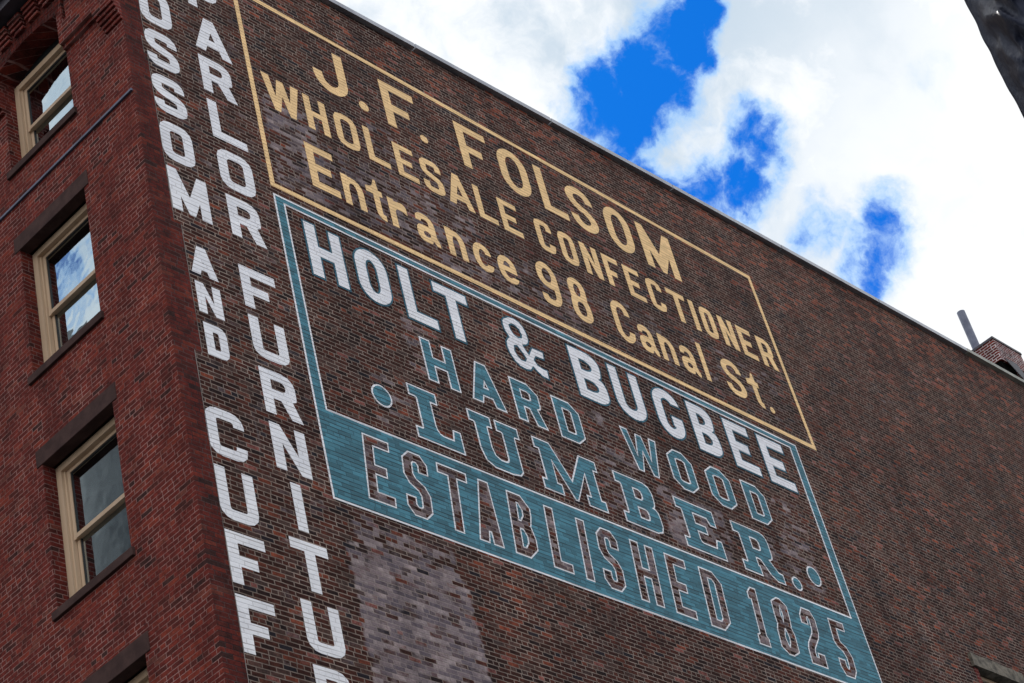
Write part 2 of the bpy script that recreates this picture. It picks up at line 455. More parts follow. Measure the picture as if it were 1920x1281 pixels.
class MB:
    """collects geometry in world coordinates, then links it as ONE mesh object under its thing"""
    def __init__(s):
        s.v = []; s.f = []

    def box(s, x0, x1, y0, y1, z0, z1):
        i = len(s.v)
        s.v += [(x, y, z) for x in (x0, x1) for y in (y0, y1) for z in (z0, z1)]
        s.f += [tuple(i + k for k in q) for q in ((0, 1, 3, 2), (4, 6, 7, 5), (0, 4, 5, 1), (2, 3, 7, 6), (0, 2, 6, 4), (1, 5, 7, 3))]
        return s

    def loops(s, loops, fmap, front, back=None):
        """flat shape of 2-D loops (first outer, rest holes); skirts run from front to back"""
        flat = [p for L in loops for p in L]
        i = len(s.v)
        s.v += [fmap(a, b, front) for a, b in flat]
        tris = tessellate_polygon([[Vector((a, b, 0)) for a, b in L] for L in loops])
        s.f += [tuple(i + k for k in t) for t in tris]
        if back is not None:
            j = len(s.v)
            s.v += [fmap(a, b, back) for a, b in flat]
            k = 0
            for L in loops:
                n = len(L)
                for a in range(n):
                    b = (a + 1) % n
                    s.f.append((i + k + a, i + k + b, j + k + b, j + k + a))
                k += n
        return s

    def tube(s, p, q, r, n=16, cap=True):
        p, q = Vector(p), Vector(q)
        d = (q - p).normalized()
        a = d.orthogonal().normalized(); b = d.cross(a)
        i = len(s.v)
        for c in (p, q):
            for k in range(n):
                t = 2 * math.pi * k / n
                s.v.append(tuple(c + r * (math.cos(t) * a + math.sin(t) * b)))
        for k in range(n):
            l = (k + 1) % n
            s.f.append((i + k, i + l, i + n + l, i + n + k))
        if cap:
            s.f.append(tuple(i + k for k in range(n))); s.f.append(tuple(i + n + k for k in range(n)))
        return s

    def build(s, name, mat, parent=None, origin=None, bevel=0.0, smooth=False):
        base = Vector(parent_world(parent))
        org = Vector(origin) if origin is not None else base
        me = bpy.data.meshes.new(name)
        me.from_pydata([tuple(Vector(v) - org) for v in s.v], [], s.f)
        bm = bmesh.new(); bm.from_mesh(me)
        bmesh.ops.recalc_face_normals(bm, faces=bm.faces)
        if bevel:
            bmesh.ops.bevel(bm, geom=list(bm.edges), offset=bevel, segments=2, affect='EDGES', profile=0.6)
        bm.to_mesh(me); bm.free()
        if smooth:
            for p in me.polygons: p.use_smooth = True
        me.materials.append(mat)
        o = bpy.data.objects.new(name, me)
        o.location = org - base
        return link(o, parent)


def parent_world(o):
    v = Vector((0, 0, 0))
    while o is not None:
        v += o.location; o = o.parent
    return v


side = lambda a, b, off: (a, -off, b)          # side wall: a = x, b = z, off = how far proud
front = lambda a, b, x: (x, a, b)              # front wall: a = y, b = z

# ------------------------------------------------------------------ ground
g = MB(); g.box(-1500, 1500, -1500, 1500, -0.5, 0.0)
tag(g.build("ground", M['asphalt']), kind='structure')
g = MB(); g.box(-3.2, -0.0, -3.0, 60, 0.004, 0.14); g.box(0.0, 60, -3.0, -0.02, 0.004, 0.14)
tag(g.build("pavement", M['concrete']), kind='structure')

# ------------------------------------------------------------------ the building
B = empty("brick_building", (0, 0, 0))
tag(B, "tall red brick building with arched top window and painted brown side wall", "building")

# windows: (z sill top, z head)
Y0, Y1 = 1.20, 2.63
WIN = [(19.57, 21.74), (16.00, 18.16), (12.42, 14.59)]
UPX = -0.11          # upper wall stands proud by two corbelled courses
ZB = 24.333
H = 0.0667
LEFT = 16.0

mb = MB()
outer = [(0, 0), (LEFT, 0), (LEFT, ZB), (Y1, ZB), (Y1, 23.19), (Y0, 23.19), (Y0, ZB), (0, ZB)]
holes = [[(Y0, a), (Y0, b), (Y1, b), (Y1, a)] for a, b in WIN]
mb.loops([outer] + holes, front, 0.0)
mb.build("front_wall", M['face'], B)

def arc(y0, y1, zs, rise, n=18, rev=False):
    c = (y0 + y1) / 2; h = (y1 - y0) / 2
    r = (h * h + rise * rise) / (2 * rise)
    pts = []
    for k in range(n + 1):
        t = -1 + 2 * k / n
        y = c + h * t
        pts.append((y, zs + math.sqrt(max(0, r * r - (y - c) ** 2)) - (r - rise)))
    return pts[::-1] if rev else pts


ARC = arc(Y0, Y1, 24.985, 0.14)
mb = MB()
upper = [(0.42, ZB + H), (Y0, ZB + H)] + ARC + [(Y1, ZB + H), (LEFT, ZB + H), (LEFT, 26.9), (0.42, 26.9)]
slot = [(1.00, 24.78), (1.00, 25.22), (1.07, 25.22), (1.07, 24.78)]
mb.loops([upper, slot], front, UPX, 0.0)
mb.box(-0.055, 0.0, 0.42, Y0, ZB, ZB + H); mb.box(-0.055, 0.0, Y1, LEFT, ZB, ZB + H)
k = len(mb.v); n = len(ARC)
for y, z in [(Y0, ZB)] + ARC + [(Y1, ZB)]:
    mb.v += [(0.0, y, z), (0.34, y, z)]
mb.f += [(k + 2 * a, k + 2 * a + 1, k + 2 * a + 3, k + 2 * a + 2) for a in range(n + 1)]
mb.build("upper_front_wall", M['face'], B)

# voussoirs of the flat arch
rnd_ = random.Random(3)
mb = MB()
cy = (Y0 + Y1) / 2
for k in range(21):
    t0 = -1.06 + 2.12 * k / 21 + 0.006; t1 = -1.06 + 2.12 * (k + 1) / 21 - 0.006
    def zz(t): return 24.985 + 0.14 * (1 - t * t)
    hh = (Y1 - Y0) / 2
    for za, zb in ((0.004, 0.128), (0.136, 0.262)):
        pr = UPX - 0.006 - rnd_.random() * 0.004
        P = []
        for t, dz in ((t0, za), (t1, za), (t1, zb), (t0, zb)):
            P.append((cy + hh * t * (1 + dz * 0.30), zz(max(-1, min(1, t))) + dz))
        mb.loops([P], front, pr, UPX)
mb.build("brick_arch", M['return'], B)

# corner pier on five corbelled courses
mb = MB()
for k in range(5):
    z0 = 23.90 + k * H
    mb.box(-0.03 * (k + 1), 0.0, 0.0, 0.40 - 0.012 * (4 - k), z0, z0 + H)
mb.box(-0.155, 0.0, 0.0, 0.42, 23.90 + 5 * H, 26.76)
mb.build("corner_corbel", M['face'], B)

# corbel table under the cornice
mb = MB()
y = 0.50
while y < LEFT - 0.3:
    for k in range(4):
        mb.box(-0.17 - 0.022 * k, UPX, y, y + (0.27 if k else 0.20), 25.30 + k * (H + 0.012), 25.30 + k * (H + 0.012) + H - 0.012)
    mb.box(-0.155, UPX, y + 0.03, y + 0.24, 25.315, 25.60)
    y += 0.335
mb.build("corbel_table", M['face'], B)
mb = MB(); mb.box(-0.42, UPX, 0.0 + 0.43, LEFT, 25.64, 25.80); mb.box(-0.50, UPX, 0.43, LEFT, 25.803, 25.95)
mb.build("cornice", M['darkmetal'], B)

# sills and lintels
for a, b in WIN:
    mb = MB(); mb.box(-0.012, 0.16, 1.105, 2.735, b, b + 0.255); mb.build("lintel", M['stone'], B, bevel=0.008)
for a in [q[0] for q in WIN] + [23.19]:
    mb = MB(); mb.box(-0.045, 0.22, 1.14, 2.70, a - 0.115, a); mb.build("sill", M['stone'], B, bevel=0.008)

# metal strip across the front
mb = MB(); mb.box(-0.034, 0.0, 0.015, LEFT, 22.53, 22.563)
mb.build("metal_strip", M['strip'], B)


def make_window(z0, z1, y0=Y0 + 0.002, y1=Y1 - 0.002, extra=None):
    f = MB()
    cw = 0.098
    zt = z1
    f.box(0.195, 0.30, y0, y0 + cw, z0, zt); f.box(0.195, 0.30, y1 - cw, y1, z0, zt)
    f.box(0.195, 0.30, y0 + cw, y1 - cw, zt - cw, zt)
    f.box(0.205, 0.30, y0 + cw, y1 - cw, z0, z0 + 0.03)
    # stepped stops inside the casing
    a, b = y0 + cw, y1 - cw
    f.box(0.235, 0.30, a, a + 0.028, z0 + 0.03, zt - cw); f.box(0.235, 0.30, b - 0.028, b, z0 + 0.03, zt - cw)
    win = f.build("window", M['frame'], B)
    a += 0.03; b -= 0.03
    zb, zc = z0 + 0.032, zt - cw
    zm = (zb + zc) / 2 + 0.0
    st = 0.055
    u = MB(); u.box(0.262, 0.297, a, a + st, zm - 0.03, zc); u.box(0.262, 0.297, b - st, b, zm - 0.03, zc)
    u.box(0.262, 0.297, a + st, b - st, zc - st, zc); u.box(0.250, 0.297, a + st, b - st, zm - 0.03, zm + 0.03)
    u.build("sash", M['frame'], win)
    l = MB(); l.box(0.302, 0.337, a, a + st, zb, zm + 0.02); l.box(0.302, 0.337, b - st, b, zb, zm + 0.02)
    l.box(0.302, 0.337, a + st, b - st, zb, zb + 0.075); l.box(0.302, 0.337, a + st, b - st, zm - 0.028, zm + 0.02)
    l.build("sash", M['frame'], win)
    gk = MB()
    gk.box(0.272, 0.294, a + st, a + st + 0.022, zm + 0.03, zc - st); gk.box(0.272, 0.294, b - st - 0.022, b - st, zm + 0.03, zc - st)
    gk.box(0.272, 0.294, a + st + 0.022, b - st - 0.022, zc - st - 0.022, zc - st)
    gk.box(0.312, 0.334, a + st, a + st + 0.022, zb + 0.075, zm - 0.028); gk.box(0.312, 0.334, b - st - 0.022, b - st, zb + 0.075, zm - 0.028)
    gk.build("gasket", M['gasket'], win)
    p = MB(); p.box(0.283, 0.287, a + st - 0.005, b - st + 0.005, zm + 0.025, zc - st + 0.005); p.build("pane", M['glass'], win)
    p = MB(); p.box(0.322, 0.326, a + st - 0.005, b - st + 0.005, zb + 0.07, zm - 0.024); p.build("pane", M['glass'], win)
    if z0 != 23.19: top = z1
    else: top = ZB
    rv = MB()
    for x in (0.0, 0.34):
        rv.v += [(x, Y0, top), (x, Y0, z0), (x, Y1, z0), (x, Y1, top)]
    rv.f += [(0, 1, 5, 4), (1, 2, 6, 5), (2, 3, 7, 6)]
    rv.build('reveal', M['jamb'], win)
    r = MB()
    i = len(r.v)
    r.box(0.345, 2.2, y0 - 0.3, y1 + 0.3, z0 - 0.3, zt + 0.3)
    r.f.pop(0)                                  # open towards the window
    r.build("dark_room", M['room'], win)
    if extra: extra(win, a, b, zb, zc, zm)
    return win


def curtains(win, a, b, zb, zc, zm):
    c = MB(); n = 60
    for (s, e) in ((b - 0.42, b + 0.02), (a - 0.02, a + 0.30)):
        i = len(c.v)
        for k in range(n + 1):
            y = s + (e - s) * k / n
            x = 0.46 + 0.03 * math.sin(k * 0.9)
            c.v += [(x, y, zb - 0.1), (x, y, zc)]
        c.f += [(i + 2 * k, i + 2 * k + 2, i + 2 * k + 3, i + 2 * k + 1) for k in range(n)]
    c.build("curtain", M['curtain'], win, smooth=True)


def blind(win, a, b, zb, zc, zm):
    c = MB()
    z = zc
    while z > zm - 0.1:
        i = len(c.v)
        c.v += [(0.40, a - 0.03, z), (0.40, b + 0.03, z), (0.425, b + 0.03, z - 0.022), (0.425, a - 0.03, z - 0.022)]
        c.f.append((i, i + 1, i + 2, i + 3)); z -= 0.03
    c.build("blind", M['blind'], win)


w1 = make_window(23.19, 24.93)
mb = MB(); mb.box(0.24, 0.30, Y0 + 0.002, Y1 - 0.002, 24.932, 25.2); mb.build("head_panel", M['gasket'], w1)
make_window(WIN[0][0], WIN[0][1], extra=curtains)
make_window(WIN[1][0], WIN[1][1], extra=blind)
make_window(WIN[2][0], WIN[2][1])

# ---- side wall
ROOF = [(0, 26.76), (4.5, 26.86), (12.7, 27.05), (22.0, 27.17), (44.0, 27.35)]
def rz(x):
    for (a, za), (b, zb) in zip(ROOF, ROOF[1:]):
        if x <= b: return za + (zb - za) * (x - a) / (b - a)
    return ROOF[-1][1]

seam = [(0.33, 0.0), (0.33, 18.26), (0.45, 18.26), (0.45, 20.38), (0.345, 20.38), (0.345, 23.42), (0.29, 23.42), (0.29, 23.75), (0.345, 23.75), (0.345, rz(0.345))]
mb = MB()
WX0, WX1, WZ0, WZ1 = 17.25, 18.55, 16.2, 18.20
mb.loops([seam[::-1] + [(44, 0)][:0] + [(0.33, 0.0)][:0] + [(44, 0), (44, rz(44)), (22, rz(22)), (12.7, rz(12.7)), (4.5, rz(4.5))],
          [(WX0, WZ0), (WX0, WZ1), (WX1, WZ1), (WX1, WZ0)]], side, 0.0)
for x in (WX0, WX1):
    k = len(mb.v)
    mb.v += [(x, 0, WZ0), (x, 0.3, WZ0), (x, 0.3, WZ1), (x, 0, WZ1)]; mb.f.append((k, k + 1, k + 2, k + 3))
mb.build("side_wall", M['old'], B)
mb = MB()
mb.loops([[(0, 0)] + seam + [(0, rz(0))]], side, 0.0)
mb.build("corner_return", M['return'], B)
# mortar line down the straight joint
mb = MB()
for (xa, za), (xb, zb) in zip(seam, seam[1:]):
    if xa == xb: mb.box(xa - 0.004, xa + 0.005, -0.003, 0.0, za, zb)
mb.build("joint_line", plain("lime_joint", (0.06, 0.05, 0.046), (0.26, 0.235, 0.22), 0.9, 2.2), B)

# back, far side and roof of the building
mb = MB()
mb.v += [(44, 0, 0), (44, LEFT, 0), (44, LEFT, 27.2), (44, 0, 27.35), (0, LEFT, 0), (0, LEFT, 26.9)]
mb.f += [(0, 1, 2, 3), (1, 4, 5, 2)]
mb.build("rear_wall", M['old'], B)
mb = MB()
k = 0
for x, z in ROOF:
    mb.v += [(x, 0.30, z - 0.25), (x, LEFT, z - 0.25)]
mb.f += [(2 * k, 2 * k + 1, 2 * k + 3, 2 * k + 2) for k in range(len(ROOF) - 1)]
mb.build("roof", M['roof'], B)

# coping in lengths, with open joints
JO = [0.0, 3.0, 6.17, 9.42, 12.67, 15.9, 19.1, 22.3, 25.5, 28.8, 32, 35.2, 38.4, 41.6, 44.0]
for a, b in zip(JO, JO[1:]):
    mb = MB()
    a += 0.014; b -= 0.014; sag = rnd_.uniform(-0.010, 0.010)
    zs = [(x, rz(x)) for x in (a, (a + b) / 2, b)]
    prof = [(-0.088, 0.0), (-0.088, 0.022), (-0.083, 0.022), (-0.083, 0.100), (0.30, 0.115), (0.30, 0.0)]
    for x, z in zs:
        mb.v += [(x, y, z + h + sag) for y, h in prof]
    n = len(prof)
    for s in range(2):
        for k in range(n):
            l = (k + 1) % n
            mb.f.append((s * n + k, s * n + l, (s + 1) * n + l, (s + 1) * n + k))
    mb.f += [tuple(range(n)), tuple(2 * n + k for k in range(n))]
    mb.build("coping", M['metal'] if b < 24.4 else M['lichen'], B)

# window with a rough stone lintel low in the side wall
mb = MB(); mb.box(17.10, 18.72, -0.055, 0.12, WZ1, WZ1 + 0.25)
lt = mb.build("lintel", M['oldstone'], B)
bm = bmesh.new(); bm.from_mesh(lt.data)
bmesh.ops.subdivide_edges(bm, edges=bm.edges, cuts=9, use_grid_fill=True)
for v in bm.verts:
    d = noise.noise_vector(v.co * 4.0) * 0.022
    v.co += Vector((d.x, min(d.y, 0.0) if v.co.y < 0 else 0, d.z if v.co.z > WZ1 + 0.01 else d.z * 0.3))
bm.to_mesh(lt.data); bm.free()
f = MB(); f.box(WX0, WX0 + 0.07, 0.14, 0.22, WZ0, WZ1); f.box(WX1 - 0.07, WX1, 0.14, 0.22, WZ0, WZ1)
f.box(WX0 + 0.07, WX1 - 0.07, 0.14, 0.22, WZ1 - 0.07, WZ1); f.box(WX0 + 0.07, WX1 - 0.07, 0.15, 0.21, 17.2, 17.26)
sw = f.build("window", M['frame'], B)
p = MB(); p.box(WX0 + 0.07, WX1 - 0.07, 0.18, 0.184, WZ0, WZ1 - 0.07); p.build("pane", M['glass'], sw)
r = MB(); r.box(WX0 - 0.2, WX1 + 0.2, 0.32, 1.5, WZ0 - 0.2, WZ1 + 0.2); r.build("dark_room", M['room'], sw)
mb = MB(); mb.box(WX0 - 0.13, WX0 - 0.002, -0.004, 0.0, WZ0, WZ1 - 0.004)
mb.build("jamb_bricks", M['face'], B)

# chimney behind the parapet with two flue pipes
CX, CY = 26.64, 1.0
M['chim'] = face_brick("limey_chimney_brick", ((0.40, 0.36, 0.36), (0.55, 0.52, 0.53)), 0.017, 0.8)
mb = MB()
mb.box(CX, CX + 1.22, CY, CY + 0.66, 29.52, 30.12)
mb.box(CX + 0.62, CX + 1.22, CY + 0.02, CY + 0.66, 26.9, 29.52)
ch = mb.build("chimney", M['chim'], B)
mb = MB(); mb.box(CX - 0.02, CX + 1.24, CY - 0.02, CY + 0.68, 30.12, 30.18)
mb.build("cap", M['darkmetal'], ch)
mb = MB(); mb.loops([[(CX + 0.05, 29.52), (CX + 0.60, 29.55), (CX + 1.0, 29.05), (CX + 0.62, 29.10)]], lambda a, b, y: (a, y, b), CY - 0.06, CY - 0.045); mb.build("flashing", plain("dull_lead", (0.035, 0.037, 0.05), (0.06, 0.062, 0.078), 0.6, 4.0), ch)
mb = MB(); mb.box(CX + 0.03, CX + 0.615, CY + 0.05, CY + 0.60, 26.9, 29.515); mb.build("flue_void", plain("void_shade_black", (0.002, 0.002, 0.002), (0.003, 0.003, 0.003), 0.95, 4.0, bumpk=0, spec=0.02), ch)  # solid block coloured black to stand for the shade inside the opening
for dx, dy, zt, r in ((0.12, 0.50, 31.34, 0.10), (0.36, 0.60, 31.26, 0.09)):
    mb = MB(); mb.tube((CX + dx, CY + dy, 30.19), (CX + dx, CY + dy, zt), r, 20, cap=False)
    mb.tube((CX + dx, CY + dy, zt - 0.06), (CX + dx, CY + dy, zt), r - 0.008, 20)
    mb.build("flue_pipe", M['flue'], ch, smooth=True)

# ------------------------------------------------------------------ letter shapes
def rnd(pts, n=5):
    """round (or, with n=1, chamfer) the vertices that carry radii: (x, y, r_prev, r_next)"""
    out = []
    N = len(pts)
    for i, p in enumerate(pts):
        if len(p) == 2 or p[2] <= 0:
            out.append((p[0], p[1])); continue
        r1 = p[2]; r2 = p[3] if len(p) > 3 else p[2]
        P = Vector(p[:2]); A = Vector(pts[i - 1][:2]) - P; C = Vector(pts[(i + 1) % N][:2]) - P
        a = A.normalized() * min(r1, A.length * 0.5 if len(pts[i - 1]) > 2 else A.length * 0.98)
        c = C.normalized() * min(r2, C.length * 0.5 if len(pts[(i + 1) % N]) > 2 else C.length * 0.98)
        for k in range(n + 1):
            t = math.pi / 2 * k / n
            v = P + a * (1 - math.sin(t)) + c * (1 - math.cos(t))
            out.append((v.x, v.y))
    return out


def rrect(x0, y0, x1, y1, rx, ry, n):
    rx = min(rx, (x1 - x0) * 0.499); ry = min(ry, (y1 - y0) * 0.499)
    return rnd([(x0, y0, ry, rx), (x1, y0, rx, ry), (x1, y1, ry, rx), (x0, y1, rx, ry)], n) if rx > 0 else [(x0, y0), (x1, y0), (x1, y1), (x0, y1)]


def stroke(path, sx, sy, n=5):
    """constant pen (sx wide on stems, sy high on bars) along a path whose corners carry radii"""
    q = []
    N = len(path)
    pts = []
    for i, p in enumerate(path):
        if 0 < i < N - 1 and len(p) > 2:
            r1 = p[2]; r2 = p[3] if len(p) > 3 else p[2]
            P = Vector(p[:2]); A = Vector(path[i - 1][:2]) - P; C = Vector(path[i + 1][:2]) - P
            a = A.normalized() * min(r1, A.length * (0.5 if len(path[i - 1]) > 2 else 0.95)); c = C.normalized() * min(r2, C.length * (0.5 if len(path[i + 1]) > 2 else 0.95))
            for k in range(n + 1):
                t = math.pi / 2 * k / n
                v = P + a * (1 - math.sin(t)) + c * (1 - math.cos(t))
                pts.append(Vector((v.x / sx, v.y / sy)))
        else:
            pts.append(Vector((p[0] / sx, p[1] / sy)))
    cl = [pts[0]]
    for p in pts[1:]:
        if (p - cl[-1]).length > 1e-4: cl.append(p)
    L, R = [], []
    for i, p in enumerate(cl):
        d0 = (p - cl[i - 1]).normalized() if i > 0 else (cl[1] - p).normalized()
        d1 = (cl[i + 1] - p).normalized() if i < len(cl) - 1 else d0
        n0 = Vector((-d0.y, d0.x)); n1 = Vector((-d1.y, d1.x))
        mi = (n0 + n1).normalized()
        k = 0.5 / max(0.35, mi.dot(n0))
        L.append(p + mi * k); R.append(p - mi * k)
    return [(v.x * sx, v.y * sy) for v in R] + [(v.x * sx, v.y * sy) for v in reversed(L)]


def inset(loops, d):
    """shrink a filled shape by d (holes grow)"""
    res = []
    for li, L in enumerate(loops):
        ar = sum(L[i - 1][0] * L[i][1] - L[i][0] * L[i - 1][1] for i in range(len(L)))
        P = [Vector(p) for p in L]
        cl = []
        for p in P:
            if not cl or (p - cl[-1]).length > 1e-4: cl.append(p)
        if (cl[0] - cl[-1]).length < 1e-4: cl.pop()
        sgn = 1 if ar > 0 else -1
        if li > 0: sgn = -sgn
        O = []
        N = len(cl)
        for i, p in enumerate(cl):
            d0 = (p - cl[i - 1]).normalized(); d1 = (cl[(i + 1) % N] - p).normalized()
            n0 = Vector((-d0.y, d0.x)); n1 = Vector((-d1.y, d1.x))
            mi = n0 + n1
            mi = mi.normalized() if mi.length > 1e-5 else n0
            k = d / max(0.4, mi.dot(n0))
            O.append(tuple(p + mi * k * sgn))
        res.append(O)
    return res


AMP_O = [(6.565, 21.401), (6.619, 21.464), (6.74, 21.54), (6.872, 21.565), (6.988, 21.533), (7.068, 21.446), (7.104, 21.332), (7.109, 21.205), (7.076, 21.127), (7.024, 21.077), (6.941, 21.04), (6.973, 20.974), (7.005, 20.931), (7.111, 21.097), (7.385, 21.107), (7.362, 20.925), (7.168, 20.91), (7.117, 20.834), (7.16, 20.772), (7.26, 20.749), (7.369, 20.754), (7.35, 20.541), (7.195, 20.551), (7.104, 20.601), (7.034, 20.659), (6.972, 20.576), (6.854, 20.54), (6.719, 20.556), (6.617, 20.624), (6.547, 20.736), (6.516, 20.864), (6.53, 20.981), (6.587, 21.067), (6.622, 21.098), (6.57, 21.188), (6.554, 21.308)]
AMP_H = [[(6.733, 21.344), (6.79, 21.384), (6.86, 21.382), (6.919, 21.343), (6.943, 21.264), (6.922, 21.207), (6.853, 21.187), (6.789, 21.207), (6.745, 21.269)],
         [(6.724, 20.942), (6.775, 20.963), (6.821, 20.911), (6.871, 20.845), (6.899, 20.793), (6.864, 20.74), (6.792, 20.734), (6.736, 20.782), (6.704, 20.847)]]


def glyph(ch, W, H, sx, sy, rx, ry, n, slab=False):
    """loops of one letter in a box W x H; rx, ry = corner radii as part of W and H; n = 1 gives chamfers"""
    RX, RY = rx * W, ry * H
    ix, iy = max(0.004, RX - sx * 0.75), max(0.004, RY - sy * 0.75)
    cx, cyy = sx / 2, sy / 2
    rcx, rcy = max(0.01, RX - cx), max(0.01, RY - cyy)
    rect = lambda a, b, c, d: [(a, b), (c, b), (c, d), (a, d)]
    if slab:
        ty = sy
        a = 0.13 * W; b = a + sx
        if ch == 'L':
            a = 0.15 * W; b = a + sx
            return [rnd([(0, 0), (W, 0), (W, .42 * H), (W - .17 * W, .42 * H), (W - .21 * W, ty), (b, ty, .10, .14), (b, H - ty), (b + .14 * W, H - ty), (b + .14 * W, H), (0, H), (0, H - ty), (a, H - ty, .02), (a, ty, .02), (0, ty)], 3)]
        if ch == 'U':
            return [rnd([(.10 * W, .0, .30 * H, .22 * W), (.90 * W, 0, .24 * W, .12 * H), (.90 * W, H - ty, .02), (W, H - ty), (W, H), (.535 * W, H), (.535 * W, H - ty), (.64 * W, H - ty, .02), (.64 * W, ty, .07), (.36 * W, ty, .12, .16), (.36 * W, H - ty, .02), (.455 * W, H - ty), (.455 * W, H), (0, H), (0, H - ty), (.10 * W, H - ty, .02)], 2)]
        if ch == 'M':
            return [[(0, 0), (.31 * W, 0), (.31 * W, ty), (.245 * W, ty), (.245 * W, .62 * H), (.475 * W, 0), (.525 * W, 0), (.755 * W, .62 * H), (.755 * W, ty), (.69 * W, ty), (.69 * W, 0), (W, 0), (W, ty), (.935 * W, ty), (.935 * W, H - ty), (W, H - ty), (W, H), (.73 * W, H), (.5 * W, .40 * H), (.27 * W, H), (0, H), (0, H - ty), (.065 * W, H - ty), (.065 * W, ty), (0, ty)]]
        if ch == 'B':
            r1, r2 = .20 * W, .17 * H
            return [rnd([(0, 0), (W, 0, r1, r2), (W, .5 * H, r2 * .9, r1 * .4), (.90 * W, .52 * H), (.96 * W, .56 * H, r1 * .3, r2 * .7), (.96 * W, H, r2, r1), (0, H), (0, H - ty), (a, H - ty, .02), (a, ty, .02), (0, ty)], 2),
                    rnd([(b, ty), (W - sx, ty, .05), (W - sx, .5 * H - ty * .45, .05), (b, .5 * H - ty * .45)], 2),
                    rnd([(b, .5 * H + ty * .5), (.96 * W - sx, .5 * H + ty * .5, .05), (.96 * W - sx, H - ty, .05), (b, H - ty)], 2)]
        if ch == 'E':
            return [rnd([(0, 0), (W, 0), (W, .40 * H), (.86 * W, .40 * H), (.80 * W, ty), (b, ty, .05), (b, .42 * H), (.68 * W, .42 * H), (.68 * W, .60 * H), (b, .60 * H), (b, H - ty), (.76 * W, H - ty), (.82 * W, .66 * H), (.98 * W, .66 * H), (.98 * W, H), (0, H), (0, H - ty), (a, H - ty, .02), (a, ty, .02), (0, ty)], 2)]
        if ch == 'R':
            return [rnd([(0, 0), (.44 * W, 0), (.44 * W, ty), (b, ty), (b, .36 * H), (.50 * W, .36 * H, .03), (.66 * W, .10 * H), (.80 * W, 0), (W, 0), (W, ty), (.90 * W, ty + .01), (.76 * W, .42 * H), (.87 * W, .48 * H, .04, .12), (.87 * W, H, .18, .16), (0, H), (0, H - ty), (a, H - ty, .02), (a, ty, .02), (0, ty)], 3),
                    rnd([(b, .36 * H + ty), (.87 * W - sx, .36 * H + ty, .05), (.87 * W - sx, H - ty, .06), (b, H - ty)], 3)]
    if ch == 'I' or ch == 'l': return [rect(0, 0, W, H)]
    if ch == 'L': return [[(0, 0), (W, 0), (W, sy), (sx, sy), (sx, H), (0, H)]]
    if ch == 'T': return [[((W - sx) / 2, 0), ((W + sx) / 2, 0), ((W + sx) / 2, H - sy), (W, H - sy), (W, H), (0, H), (0, H - sy), ((W - sx) / 2, H - sy)]]
    if ch == 'E': return [[(0, 0), (W, 0), (W, sy), (sx, sy), (sx, H * .49 - sy / 2), (.80 * W, H * .49 - sy / 2), (.80 * W, H * .49 + sy / 2), (sx, H * .49 + sy / 2), (sx, H - sy), (.97 * W, H - sy), (.97 * W, H), (0, H)]]
    if ch == 'F': return [[(0, 0), (sx, 0), (sx, H * .45 - sy / 2), (.74 * W, H * .45 - sy / 2), (.74 * W, H * .45 + sy / 2), (sx, H * .45 + sy / 2), (sx, H - sy), (W, H - sy), (W, H), (0, H)]]
    if ch == 'H': return [[(0, 0), (sx, 0), (sx, H / 2 - sy / 2), (W - sx, H / 2 - sy / 2), (W - sx, 0), (W, 0), (W, H), (W - sx, H), (W - sx, H / 2 + sy / 2), (sx, H / 2 + sy / 2), (sx, H), (0, H)]]
    if ch == 'O': return [rrect(0, 0, W, H, RX, RY, n), rrect(sx, sy, W - sx, H - sy, ix, iy, n)]
    if ch == '.': return [rrect(0, 0, W, H, W * .499, H * .499, 5)]
    if ch == 'C': return [stroke([(W - cx, .70 * H), (W - cx, H - cyy, rcy, rcx), (cx, H - cyy, rcx, rcy), (cx, cyy, rcy, rcx), (W - cx, cyy, rcx, rcy), (W - cx, .30 * H)], sx, sy, n)]
    if ch == 'G': return [stroke([(W - cx - .03, .70 * H), (W - cx - .03, H - cyy, rcy, rcx), (cx, H - cyy, rcx, rcy), (cx, cyy, rcy, rcx), (W - cx - .06, cyy, rcx, rcy), (W - cx - .06, .38 * H), (.50 * W, .38 * H)], sx, sy, n)]
    if ch == 'S':
        q = max(n, 3) if n > 1 else 1
        return [stroke([(W - cx, .70 * H), (W - cx, H - cyy, rcy * .9, rcx), (cx, H - cyy, rcx, rcy * .8), (cx, .575 * H, rcy * .7, rcx), (W - cx, .425 * H, rcx, rcy * .7), (W - cx, cyy, rcy * .8, rcx), (cx, cyy, rcx, rcy * .9), (cx, .30 * H)], sx, sy, q)]
    if ch == 'J': return [stroke([(W - cx, H), (W - cx, cyy, rcy, rcx), (cx, cyy, rcx, rcy), (cx, .40 * H)], sx, sy, n)]
    if ch == 'U': return [stroke([(cx, H), (cx, cyy, rcy, rcx), (W - cx, cyy, rcx, rcy), (W - cx, H)], sx, sy, n)]
    if ch == 'D': return [rnd([(0, 0), (W, 0, RX, RY), (W, H, RY, RX), (0, H)], n), rnd([(sx, sy), (W - sx, sy, ix, iy), (W - sx, H - sy, iy, ix), (sx, H - sy)], n)]
    if ch == 'B':
        r1, r2 = min(RX, .42 * W), min(RY, .22 * H)
        i1, i2 = max(.01, r1 - sx * .6), max(.01, r2 - sy * .5)
        return [rnd([(0, 0), (W, 0, r1, r2), (W, .51 * H, r2, r1 * .5), (.86 * W, .53 * H), (.95 * W, .57 * H, r1 * .3, r2 * .8), (.95 * W, H, r2, r1), (0, H)], n),
                rnd([(sx, sy), (W - sx, sy, i1, i2), (W - sx, .51 * H - sy * .5, i2, i1), (sx, .51 * H - sy * .5)], n),
                rnd([(sx, .51 * H + sy * .45), (.95 * W - sx, .51 * H + sy * .45, i1, i2), (.95 * W - sx, H - sy, i2, i1), (sx, H - sy)], n)]
